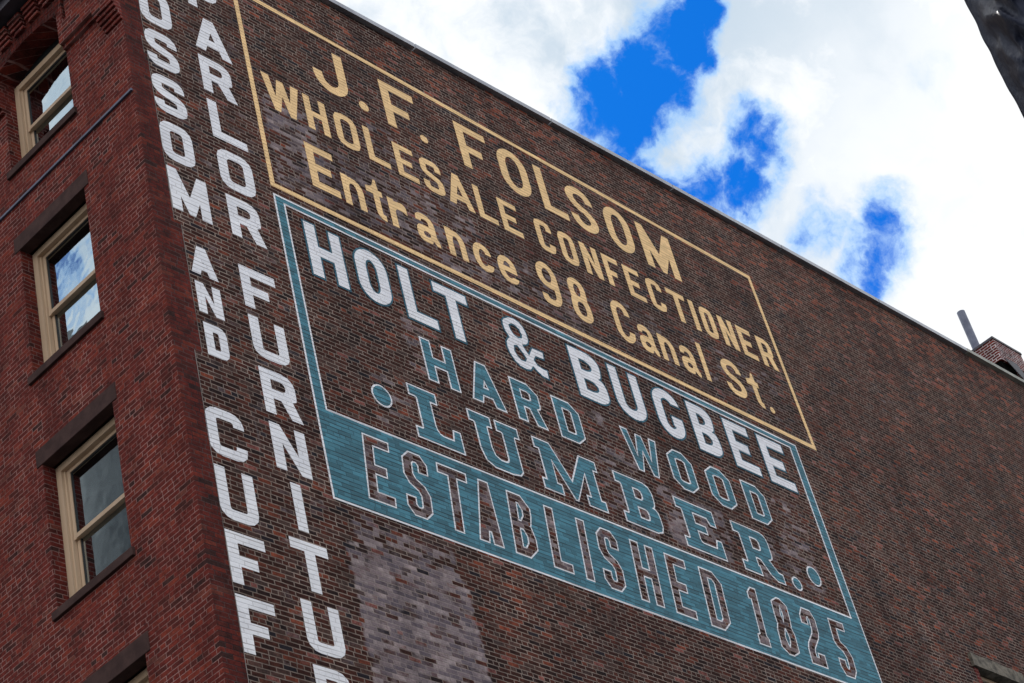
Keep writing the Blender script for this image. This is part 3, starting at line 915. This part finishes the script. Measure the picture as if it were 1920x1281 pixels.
    if ch == 'P': return [rnd([(0, 0), (sx, 0), (sx, .36 * H), (W, .36 * H, RX, RY), (W, H, RY, RX), (0, H)], n), rnd([(sx, .36 * H + sy), (W - sx, .36 * H + sy, ix, iy), (W - sx, H - sy, iy, ix), (sx, H - sy)], n)]
    if ch == 'R':
        return [rnd([(0, 0), (sx, 0), (sx, .36 * H), (.48 * W, .36 * H), (W - sx * 1.10, 0), (W, 0), (.80 * W, .42 * H), (.93 * W, .47 * H, .02, .08 * H), (.93 * W, H, min(RY, .25 * H), RX), (0, H)], n),
                rnd([(sx, .36 * H + sy), (.93 * W - sx, .36 * H + sy, ix, min(iy, .1 * H)), (.93 * W - sx, H - sy, min(iy, .1 * H), ix), (sx, H - sy)], n)]
    if ch == 'A':
        aw = sx * 1.05; k = (W / 2 - aw / 2) / H
        xi = lambda y: sx * 1.08 + k * y
        c0 = .18 * H; ys = (W / 2 - sx * 1.08) / k
        L = [[(0, 0), (sx * 1.08, 0), (xi(c0), c0), (W - xi(c0), c0), (W - sx * 1.08, 0), (W, 0), (W / 2 + aw / 2, H), (W / 2 - aw / 2, H)]]
        if ys > c0 + sy * 1.15: L.append([(xi(c0 + sy), c0 + sy), (W - xi(c0 + sy), c0 + sy), (W / 2, min(ys, H - sy))])
        return L
    if ch == 'M':
        q = sx * .28; vt = .42 * H; t = sx * .92
        k = (H - vt) / (W / 2 - t); yi = k * (W / 2 - q - sx)
        return [[(0, 0), (sx, 0), (sx, yi), (W / 2 - q, 0), (W / 2 + q, 0), (W - sx, yi), (W - sx, 0), (W, 0), (W, H), (W - t, H), (W / 2, vt), (t, H), (0, H)]]
    if ch == 'N':
        yi = .60 * H
        return [[(0, 0), (sx, 0), (sx, yi), (W - sx, 0), (W, 0), (W, H), (W - sx, H), (W - sx, H - yi), (sx, H), (0, H)]]
    if ch == 'W':
        s, p = .205 * W, .085 * W
        return [[(.22 * W, 0), (.37 * W, 0), (.5 * W, .52 * H), (.63 * W, 0), (.78 * W, 0), (W, H), (W - s, H), (.69 * W, .42 * H), (.5 * W + p, .97 * H), (.5 * W - p, .97 * H), (.31 * W, .42 * H), (s, H), (0, H)]]
    if ch == '9':
        return [rnd([(0, 0, .10, .14), (W, 0, RX, .3 * H), (W, H, .3 * H, RX), (0, H, RX, .27 * H), (0, .40 * H, .25 * H, RX), (W - sx, .40 * H), (W - sx, sy, .12, .08), (sx, sy, .06, .06), (sx, .22 * H), (0, .22 * H)], 5),
                rrect(sx, .40 * H + sy, W - sx, H - sy, .12, .2, 5)]
    if ch == '8':
        k = 5 if n > 1 else 1
        r2 = .22 * H if n > 1 else .10 * H; r1 = RX if n > 1 else RX
        return [rnd([(0, 0, r2, r1), (W, 0, r1, r2), (W, .50 * H, r2, r1 * .4), (.90 * W, .52 * H), (.95 * W, .56 * H, r1 * .2, r2), (.95 * W, H, r2, r1), (.05 * W, H, r1, r2), (.05 * W, .56 * H, r2, r1 * .2), (.10 * W, .52 * H), (0, .50 * H, r1 * .4, r2)], k),
                rrect(sx, sy, W - sx, .52 * H - sy * .45, .09, .12, k), rrect(.05 * W + sx, .52 * H + sy * .45, .95 * W - sx, H - sy, .08, .11, k)]
    if ch == '1': return [[(0, 0), (W, 0), (W, .15 * H), (.86 * W, .19 * H), (.86 * W, H), (.36 * W, H), (0, .89 * H), (0, .77 * H), (.22 * W, .77 * H), (.22 * W, .20 * H), (0, .17 * H)]]
    if ch == '2': return [stroke([(cx, .70 * H), (cx, H - cyy, rcy, rcx), (W - cx, H - cyy, rcx, rcy), (W - cx, .58 * H, .05), (cx, .30 * H, .05), (cx, cyy), (W - cx, cyy), (W - cx, .24 * H)], sx, sy, 1)]
    if ch == '5': return [stroke([(W * .96, H - cyy), (cx, H - cyy), (cx, .58 * H, .04), (W - cx, .46 * H, .09), (W - cx, cyy, rcy, rcx), (cx, cyy, rcx, rcy), (cx, .30 * H)], sx, sy, 1)]
    if ch == 'n': return [rnd([(0, 0), (sx, 0), (sx, H - sy * 1.1, .16, .06), (W - sx, H - sy * 1.1, .07, .16), (W - sx, 0), (W, 0), (W, H, .24, .22), (sx * 1.08, H * .97), (sx, H), (0, H)], 4)]
    if ch == 'r': return [rnd([(0, 0), (sx, 0), (sx, .70 * H, .10), (.72 * W, .70 * H, .04), (W, .62 * H), (W, .86 * H), (.88 * W, H, .06), (sx * 1.05, .94 * H), (sx, H), (0, H)], 4)]
    if ch == 'c': return [stroke([(W - cx, .66 * H), (W - cx, H - cyy, .16, .16), (cx, H - cyy, .16, .2), (cx, cyy, .2, .16), (W - cx, cyy, .16, .14), (W - cx, .30 * H)], sx, sy, 5)]
    if ch == 'e': return [stroke([(sx + .004, .52 * H), (W - cx, .52 * H), (W - cx, H - cyy, .16, .14), (cx, H - cyy, .14, .2), (cx, cyy, .2, .16), (W - cx, cyy, .16, .10), (W - cx, .26 * H)], sx, sy * .9, 5)]
    if ch == 'a':
        e = .045
        return [rnd([(0, 0, .13, .14), (W - e - sx, 0, .05, .03), (W - e - sx + .03, .09), (W - sx * .55, 0, .03), (W, 0), (W, sy * .8), (W - e, .17, .04), (W - e, H, .2, .18), (.02, H, .14, .1), (.02, .70 * H), (sx, .70 * H), (sx, H - sy, .04), (W - e - sx, H - sy, .06), (W - e - sx, .60 * H), (0, .60 * H, .14, .13)], 4),
                rrect(sx, sy, W - e - sx, .60 * H - sy, .08, .08, 4)]
    if ch == 't':
        a, b, c = .42 * W, .42 * W + sx, .60 * H
        return [rnd([(a, 0, .16, .14), (.97 * W, 0), (.97 * W, sy), (b, sy, .03), (b, c), (W, c), (W, c + sy), (b, c + sy), (b - .02, H), (b - .055, H), (a, c + sy + .03, .05), (0, c + sy), (0, c), (a, c)], 4)]
    raise ValueError(ch)


def place(loops, x, z, shear=0.0):
    return [[(x + a + shear * b, z + b) for a, b in L] for L in loops]


def letter(sign, loops, mat, off, name="letter", parent=None, base=0.0):
    x0 = min(p[0] for p in loops[0]); z0 = min(p[1] for p in loops[0])
    mb = MB(); mb.loops(loops, side, off, base)
    return mb.build(name, mat, parent or sign, origin=(x0, 0, z0))


def two_tone(sign, loops, outline_mat, fill_mat, wd):
    o = letter(sign, loops, outline_mat, 0.006)
    letter(sign, inset(loops, wd), fill_mat, 0.009, "letter_fill", o, base=0.006)
    return o


# ------------------------------------------------------------------ cream painted sign
CS = empty("painted_sign", (2.24, 0, 21.85))
tag(CS, "upper cream painted sign framed by a cream line, advertising a wholesale confectioner", "painted sign", "signs painted on the brown brick side wall")
bo = [(2.235, 21.935), (6.0, 21.925), (10.0, 21.88), (14.505, 21.835), (14.405, 25.775), (10.0, 25.86), (6.0, 25.935), (2.235, 26.0)]
mb = MB(); mb.loops([bo, inset([bo], 0.085)[0]], side, 0.003, 0.0)
mb.build("border", M['cream'], CS)


def row(sign, items, top, bot, sx, sy, rx, ry, n, mat):
    for ch, a, b in items:
        xm = (a + b) / 2
        z1 = top[0] + (top[1] - top[0]) * (xm - top[2]) / (top[3] - top[2])
        z0 = bot[0] + (bot[1] - bot[0]) * (xm - top[2]) / (top[3] - top[2])
        letter(sign, place(glyph(ch, b - a, z1 - z0, sx, sy, rx, ry, n), a, z0), mat, 0.003)


row(CS, [('J', 3.65, 4.34), ('F', 5.10, 5.83), ('F', 6.73, 7.43), ('O', 7.65, 8.34), ('L', 8.57, 9.17), ('S', 9.29, 9.95), ('O', 10.22, 10.88), ('M', 11.12, 12.01)],
    (25.66, 25.56, 4.0, 12.0), (24.68, 24.56), 0.185, 0.155, 0.5, 0.34, 7, M['cream'])
for x, z, r in ((4.615, 24.765, 0.098), (5.875, 24.745, 0.082)):
    letter(CS, place(glyph('.', 2 * r, 2 * r, 0, 0, 0, 0, 5), x - r, z - r), M['cream'], 0.003, "full_stop")
row(CS, [('W', 2.49, 3.20), ('H', 3.28, 3.71), ('O', 3.86, 4.31), ('L', 4.46, 4.90), ('E', 5.06, 5.49), ('S', 5.61, 6.05), ('A', 6.12, 6.67), ('L', 6.77, 7.19), ('E', 7.31, 7.75),
         ('C', 8.13, 8.52), ('O', 8.68, 9.07), ('N', 9.22, 9.63), ('F', 9.76, 10.15), ('E', 10.28, 10.69), ('C', 10.84, 11.23), ('T', 11.38, 11.86), ('I', 11.97, 12.10), ('O', 12.23, 12.60), ('N', 12.75, 13.14), ('E', 13.26, 13.66), ('R', 13.81, 14.23)],
    (24.32, 24.13, 2.8, 14.0), (23.62, 23.46), 0.128, 0.112, 0.36, 0.20, 2, M['cream'])


def put3(items):
    for ch, a, b, z0, z1, sx, sy, rx, ry in items:
        letter(CS, place(glyph(ch, b - a, z1 - z0, sx, sy, rx, ry, 5), a, z0), M['cream'], 0.003, "full_stop" if ch == '.' else "letter")


put3([('E', 3.09, 3.63, 22.37, 23.23, .15, .135, 0, 0), ('n', 3.72, 4.13, 22.35, 22.94, .125, .12, 0, 0), ('t', 4.21, 4.53, 22.355, 23.15, .12, .115, 0, 0), ('r', 4.63, 5.00, 22.35, 22.92, .125, .12, 0, 0),
      ('a', 5.16, 5.60, 22.34, 22.92, .125, .115, 0, 0), ('n', 5.79, 6.18, 22.335, 22.90, .125, .12, 0, 0), ('c', 6.35, 6.75, 22.33, 22.90, .125, .115, 0, 0), ('e', 6.88, 7.29, 22.33, 22.90, .125, .12, 0, 0),
      ('9', 7.82, 8.28, 22.30, 23.20, .13, .125, .5, .25), ('8', 8.53, 8.98, 22.27, 23.19, .13, .125, .5, .25), ('C', 9.56, 10.01, 22.29, 23.16, .13, .125, .5, .30),
      ('a', 10.13, 10.55, 22.30, 22.87, .12, .115, 0, 0), ('n', 10.65, 11.04, 22.31, 22.86, .12, .115, 0, 0), ('a', 11.18, 11.60, 22.29, 22.86, .12, .115, 0, 0), ('l', 11.75, 11.87, 22.31, 23.12, .12, .12, 0, 0),
      ('S', 12.34, 12.86, 22.28, 23.07, .135, .125, .45, .30), ('t', 12.99, 13.31, 22.28, 23.03, .12, .115, 0, 0), ('.', 13.44, 13.57, 22.27, 22.40, 0, 0, 0, 0)])

# ------------------------------------------------------------------ teal painted sign
TS = empty("painted_sign", (2.24, 0, 16.7))
tag(TS, "lower teal and white painted sign with solid teal band, advertising hard wood lumber", "painted sign", "signs painted on the brown brick side wall")
bo = [(2.225, 16.70), (13.86, 16.76), (13.845, 21.71), (8.0, 21.765), (2.245, 21.80)]
panel = [(2.44, 18.16), (13.60, 18.20), (13.62, 21.58), (8.0, 21.62), (2.44, 21.665)]
mb = MB(); mb.loops([bo, panel], side, 0.003, 0.0)
mb.build("border", M['white'], TS)
mb = MB(); mb.loops([inset([bo], 0.03)[0], inset([panel], -0.03)[0]], side, 0.0045, 0.003)
mb.build("teal_band", M['teal'], TS)
Wd = 0.03


def row2(items, z0, z1, sx, sy, rx, ry, n, om, fm, wd, slab=False, shear=0.0):
    for ch, a, b in items:
        two_tone(TS, place(glyph(ch, b - a, z1 - z0, sx, sy, rx, ry, n, slab), a, z0, shear), om, fm, wd)


row2([('H', 2.69, 3.40), ('O', 3.58, 4.24), ('L', 4.45, 5.10), ('T', 5.13, 5.87), ('B', 8.00, 8.76), ('U', 8.91, 9.65), ('G', 9.90, 10.64), ('B', 10.80, 11.48), ('E', 11.73, 12.43), ('E', 12.63, 13.38)],
     20.52, 21.545, 0.255, 0.235, 0.5, 0.32, 7, M['tealdark'], M['white'], 0.03)
two_tone(TS, [AMP_O] + AMP_H, M['tealdark'], M['white'], 0.028)
row2([('H', 4.58, 5.21), ('A', 5.43, 6.13), ('R', 6.36, 6.98), ('D', 7.25, 7.82), ('W', 8.77, 9.61), ('O', 9.81, 10.42), ('O', 10.73, 11.36), ('D', 11.67, 12.25)],
     19.48, 20.25, 0.205, 0.18, 0.32, 0.20, 1, M['white'], M['teal'], 0.026)
row2([('L', 4.08, 4.97), ('U', 5.22, 6.23), ('M', 6.52, 7.86), ('B', 8.24, 9.12), ('E', 9.61, 10.56), ('R', 10.98, 12.00)],
     18.32, 19.235, 0.285, 0.20, 0, 0, 1, M['white'], M['teal'], 0.026, True)
for x, z, rx_, rz_ in ((3.535, 18.79, 0.185, 0.185), (12.33, 18.455, 0.125, 0.13), (12.92, 18.77, 0.175, 0.19)):
    two_tone(TS, place(glyph('.', 2 * rx_, 2 * rz_, 0, 0, 0, 0, 5), x - rx_, z - rz_), M['white'], M['teal'], 0.028).name = "dot"
row2([('E', 2.86, 3.34), ('S', 3.54, 4.00), ('T', 4.18, 4.74), ('A', 4.82, 5.29), ('B', 5.50, 5.97), ('L', 6.24, 6.65), ('I', 6.89, 7.07), ('S', 7.29, 7.74), ('H', 8.03, 8.54), ('E', 8.79, 9.27), ('D', 9.57, 10.07),
      ('1', 10.69, 10.97), ('8', 11.25, 11.70), ('2', 11.97, 12.38), ('5', 12.75, 13.17)],
     16.915, 17.985, 0.185, 0.17, 0.36, 0.17, 1, M['white'], M['old'], 0.024, shear=0.115)

# ------------------------------------------------------------------ white lettered columns
def column(label, items, org):
    s = empty("painted_sign", org)
    tag(s, label, "painted sign", "signs painted on the brown brick side wall")
    for ch, a, b, z0, z1 in items:
        k = 0.8 if z1 - z0 < 0.6 else 1.0
        letter(s, place(glyph(ch, b - a, z1 - z0, 0.165 * k, 0.15 * k, 0.33, 0.24, 3), a, z0), M['white'], 0.003)
    return s


column("outer column of stacked white capitals painted along the red corner joint",
       [('O', .345, .90, 24.14, 24.86), ('S', .355, .90, 23.28, 23.99), ('S', .35, .895, 22.40, 23.11), ('O', .35, .89, 21.51, 22.22), ('M', .36, 1.005, 20.61, 21.36),
        ('A', .50, .93, 19.60, 20.09), ('N', .52, .92, 18.96, 19.46), ('D', .545, .90, 18.28, 18.80), ('C', .325, .915, 16.73, 17.45), ('U', .33, .915, 15.82, 16.565),
        ('F', .34, .92, 14.93, 15.65), ('F', .34, .90, 14.02, 14.78)], (0.35, 0, 14.0))
column("inner column of stacked white capitals painted beside the framed signs",
       [('P', 1.30, 1.88, 25.02, 25.73), ('A', 1.29, 1.95, 24.13, 24.84), ('R', 1.30, 1.90, 23.28, 23.98), ('L', 1.31, 1.92, 22.39, 23.11), ('O', 1.31, 1.92, 21.48, 22.21),
        ('R', 1.335, 1.925, 20.62, 21.34), ('F', 1.33, 1.93, 19.40, 20.10), ('U', 1.34, 1.935, 18.60, 19.265), ('R', 1.355, 1.96, 17.72, 18.43), ('N', 1.36, 1.93, 16.87, 17.57),
        ('I', 1.53, 1.69, 16.01, 16.71), ('T', 1.34, 1.93, 15.16, 15.865), ('U', 1.34, 1.92, 14.31, 15.00), ('R', 1.35, 1.93, 13.43, 14.13), ('E', 1.35, 1.93, 12.57, 13.27)], (1.33, 0, 12.5))

# ------------------------------------------------------------------ tarpaulin-wrapped scaffold at the right
TX, TY = 1.05, -10.06
T = empty("wrapped_scaffold", (TX, TY, 0))
tag(T, "scaffold tower wrapped in creased black tarpaulin against the white clouds", "scaffold")
mb = MB()
TW, TZ0, TZ1 = 3.0, 9.5, 19.0
path = [(TX + TW, TY), (TX, TY), (TX, TY - TW), (TX + TW, TY - TW)]
NU, NZ = 330, 330
segs = []
for (ax, ay), (bx, by) in zip(path, path[1:]):
    for k in range(NU // 3):
        t = k / (NU // 3); segs.append((ax + (bx - ax) * t, ay + (by - ay) * t, ))
segs.append(path[-1])
cxm, cym = TX + TW / 2, TY - TW / 2
for j in range(NZ + 1):
    z = TZ0 + (TZ1 - TZ0) * j / NZ
    for k, (x, y) in enumerate(segs):
        fc = min(2, k // (NU // 3))
        dx, dy = ((0, 1), (-1, 0), (0, -1))[fc]
        amp = (0.0, 1.0, 1.0)[fc]
        s = k / len(segs) * 9
        p = Vector((s * 3.4 + z * 1.1, z * 0.45 - s * 0.4, 0.0))
        q = Vector((s * 7.0 + z * 2.4, z * 0.9 - s * 0.8, 3.0))
        r = Vector((s * 9.0, z * 7.0, 7.0))
        d = 0.26 * (1 - 2 * abs(noise.noise(p))) + 0.12 * (1 - 2 * abs(noise.noise(q))) + 0.03 * noise.noise(r)
        mid = 0.5 - abs((k % (NU // 3)) / (NU // 3) - 0.5)
        d = (max(0.0, d + 0.10) * min(1.0, (mid * 8.0) ** 1.3)) * amp
        y += 0.035 * noise.noise(Vector((0.3, 1.7, z * 0.9))) + 0.012 * noise.noise(Vector((5.3, 1.7, z * 4.0)))
        mb.v.append((x + dx * d, y + dy * d, z))
n = len(segs)
for j in range(NZ):
    for k in range(n - 1):
        mb.f.append((j * n + k, j * n + k + 1, (j + 1) * n + k + 1, (j + 1) * n + k))
tp = mb.build("tarpaulin", M['tarp'], T, smooth=True)
so = tp.modifiers.new("thickness", 'SOLIDIFY'); so.thickness = 0.004
for ax, ay in ((0.15, -0.15), (TW - 0.15, -0.15), (0.15, -TW + 0.15), (TW - 0.15, -TW + 0.15)):
    mb = MB(); mb.tube((TX + ax, TY + ay, 0), (TX + ax, TY + ay, TZ1 + 0.4), 0.024, 10); mb.build("scaffold_pole", M['pole'], T, smooth=True)

# ------------------------------------------------------------------ building across the street, seen mirrored in the front windows
O = empty("stone_building", (-20, 28, 0))
tag(O, "dark grey stone building across the street, mirrored in the lower front window", "building")
M['greystone'] = plain("dark_grey_stone", (0.05, 0.055, 0.06), (0.09, 0.095, 0.10), 0.85, 1.2, bumpk=0.1)
OX, OY0, OY1, OZ = -20.0, 13.0, 44.0, 43.0
WY = [14.8 + 3.6 * k for k in range(8)]
WZ = [28.5 + 3.6 * k for k in range(4)]
mb = MB()
fx = lambda a, b, x: (x, a, b)
mb.loops([[(OY0, 0), (OY1, 0), (OY1, OZ), (OY0, OZ)]] + [[(y, z), (y, z + 2.2), (y + 1.5, z + 2.2), (y + 1.5, z)] for y in WY for z in WZ], fx, OX, OX - 0.5)
mb.v += [(OX - 15, OY0, 0), (OX - 15, OY1, 0), (OX - 15, OY1, OZ), (OX - 15, OY0, OZ), (OX, OY0, 0), (OX, OY1, 0), (OX, OY1, OZ), (OX, OY0, OZ)]
k = len(mb.v) - 8
mb.f += [(k, k + 1, k + 2, k + 3), (k, k + 4, k + 7, k + 3), (k + 1, k + 5, k + 6, k + 2), (k + 3, k + 2, k + 6, k + 7)]
mb.build("wall", M['greystone'], O)
mb = MB(); mb.box(OX, OX + 0.7, OY0, OY1, OZ - 1.0, OZ - 0.35); mb.box(OX, OX + 1.0, OY0, OY1, OZ - 0.35, OZ + 0.1)
mb.build("cornice", M['greystone'], O)
for y in WY:
    for z in WZ:
        mb = MB(); mb.box(OX - 0.45, OX - 0.40, y, y + 1.5, z, z + 2.2)
        mb.build("window", M['gasket'], O)
mb = MB(); mb.tube((OX + 0.4, 24.5, 20), (OX + 0.4, 24.5, OZ + 0.6), 1.6, 28); mb.build("turret", M['greystone'], O, smooth=True)
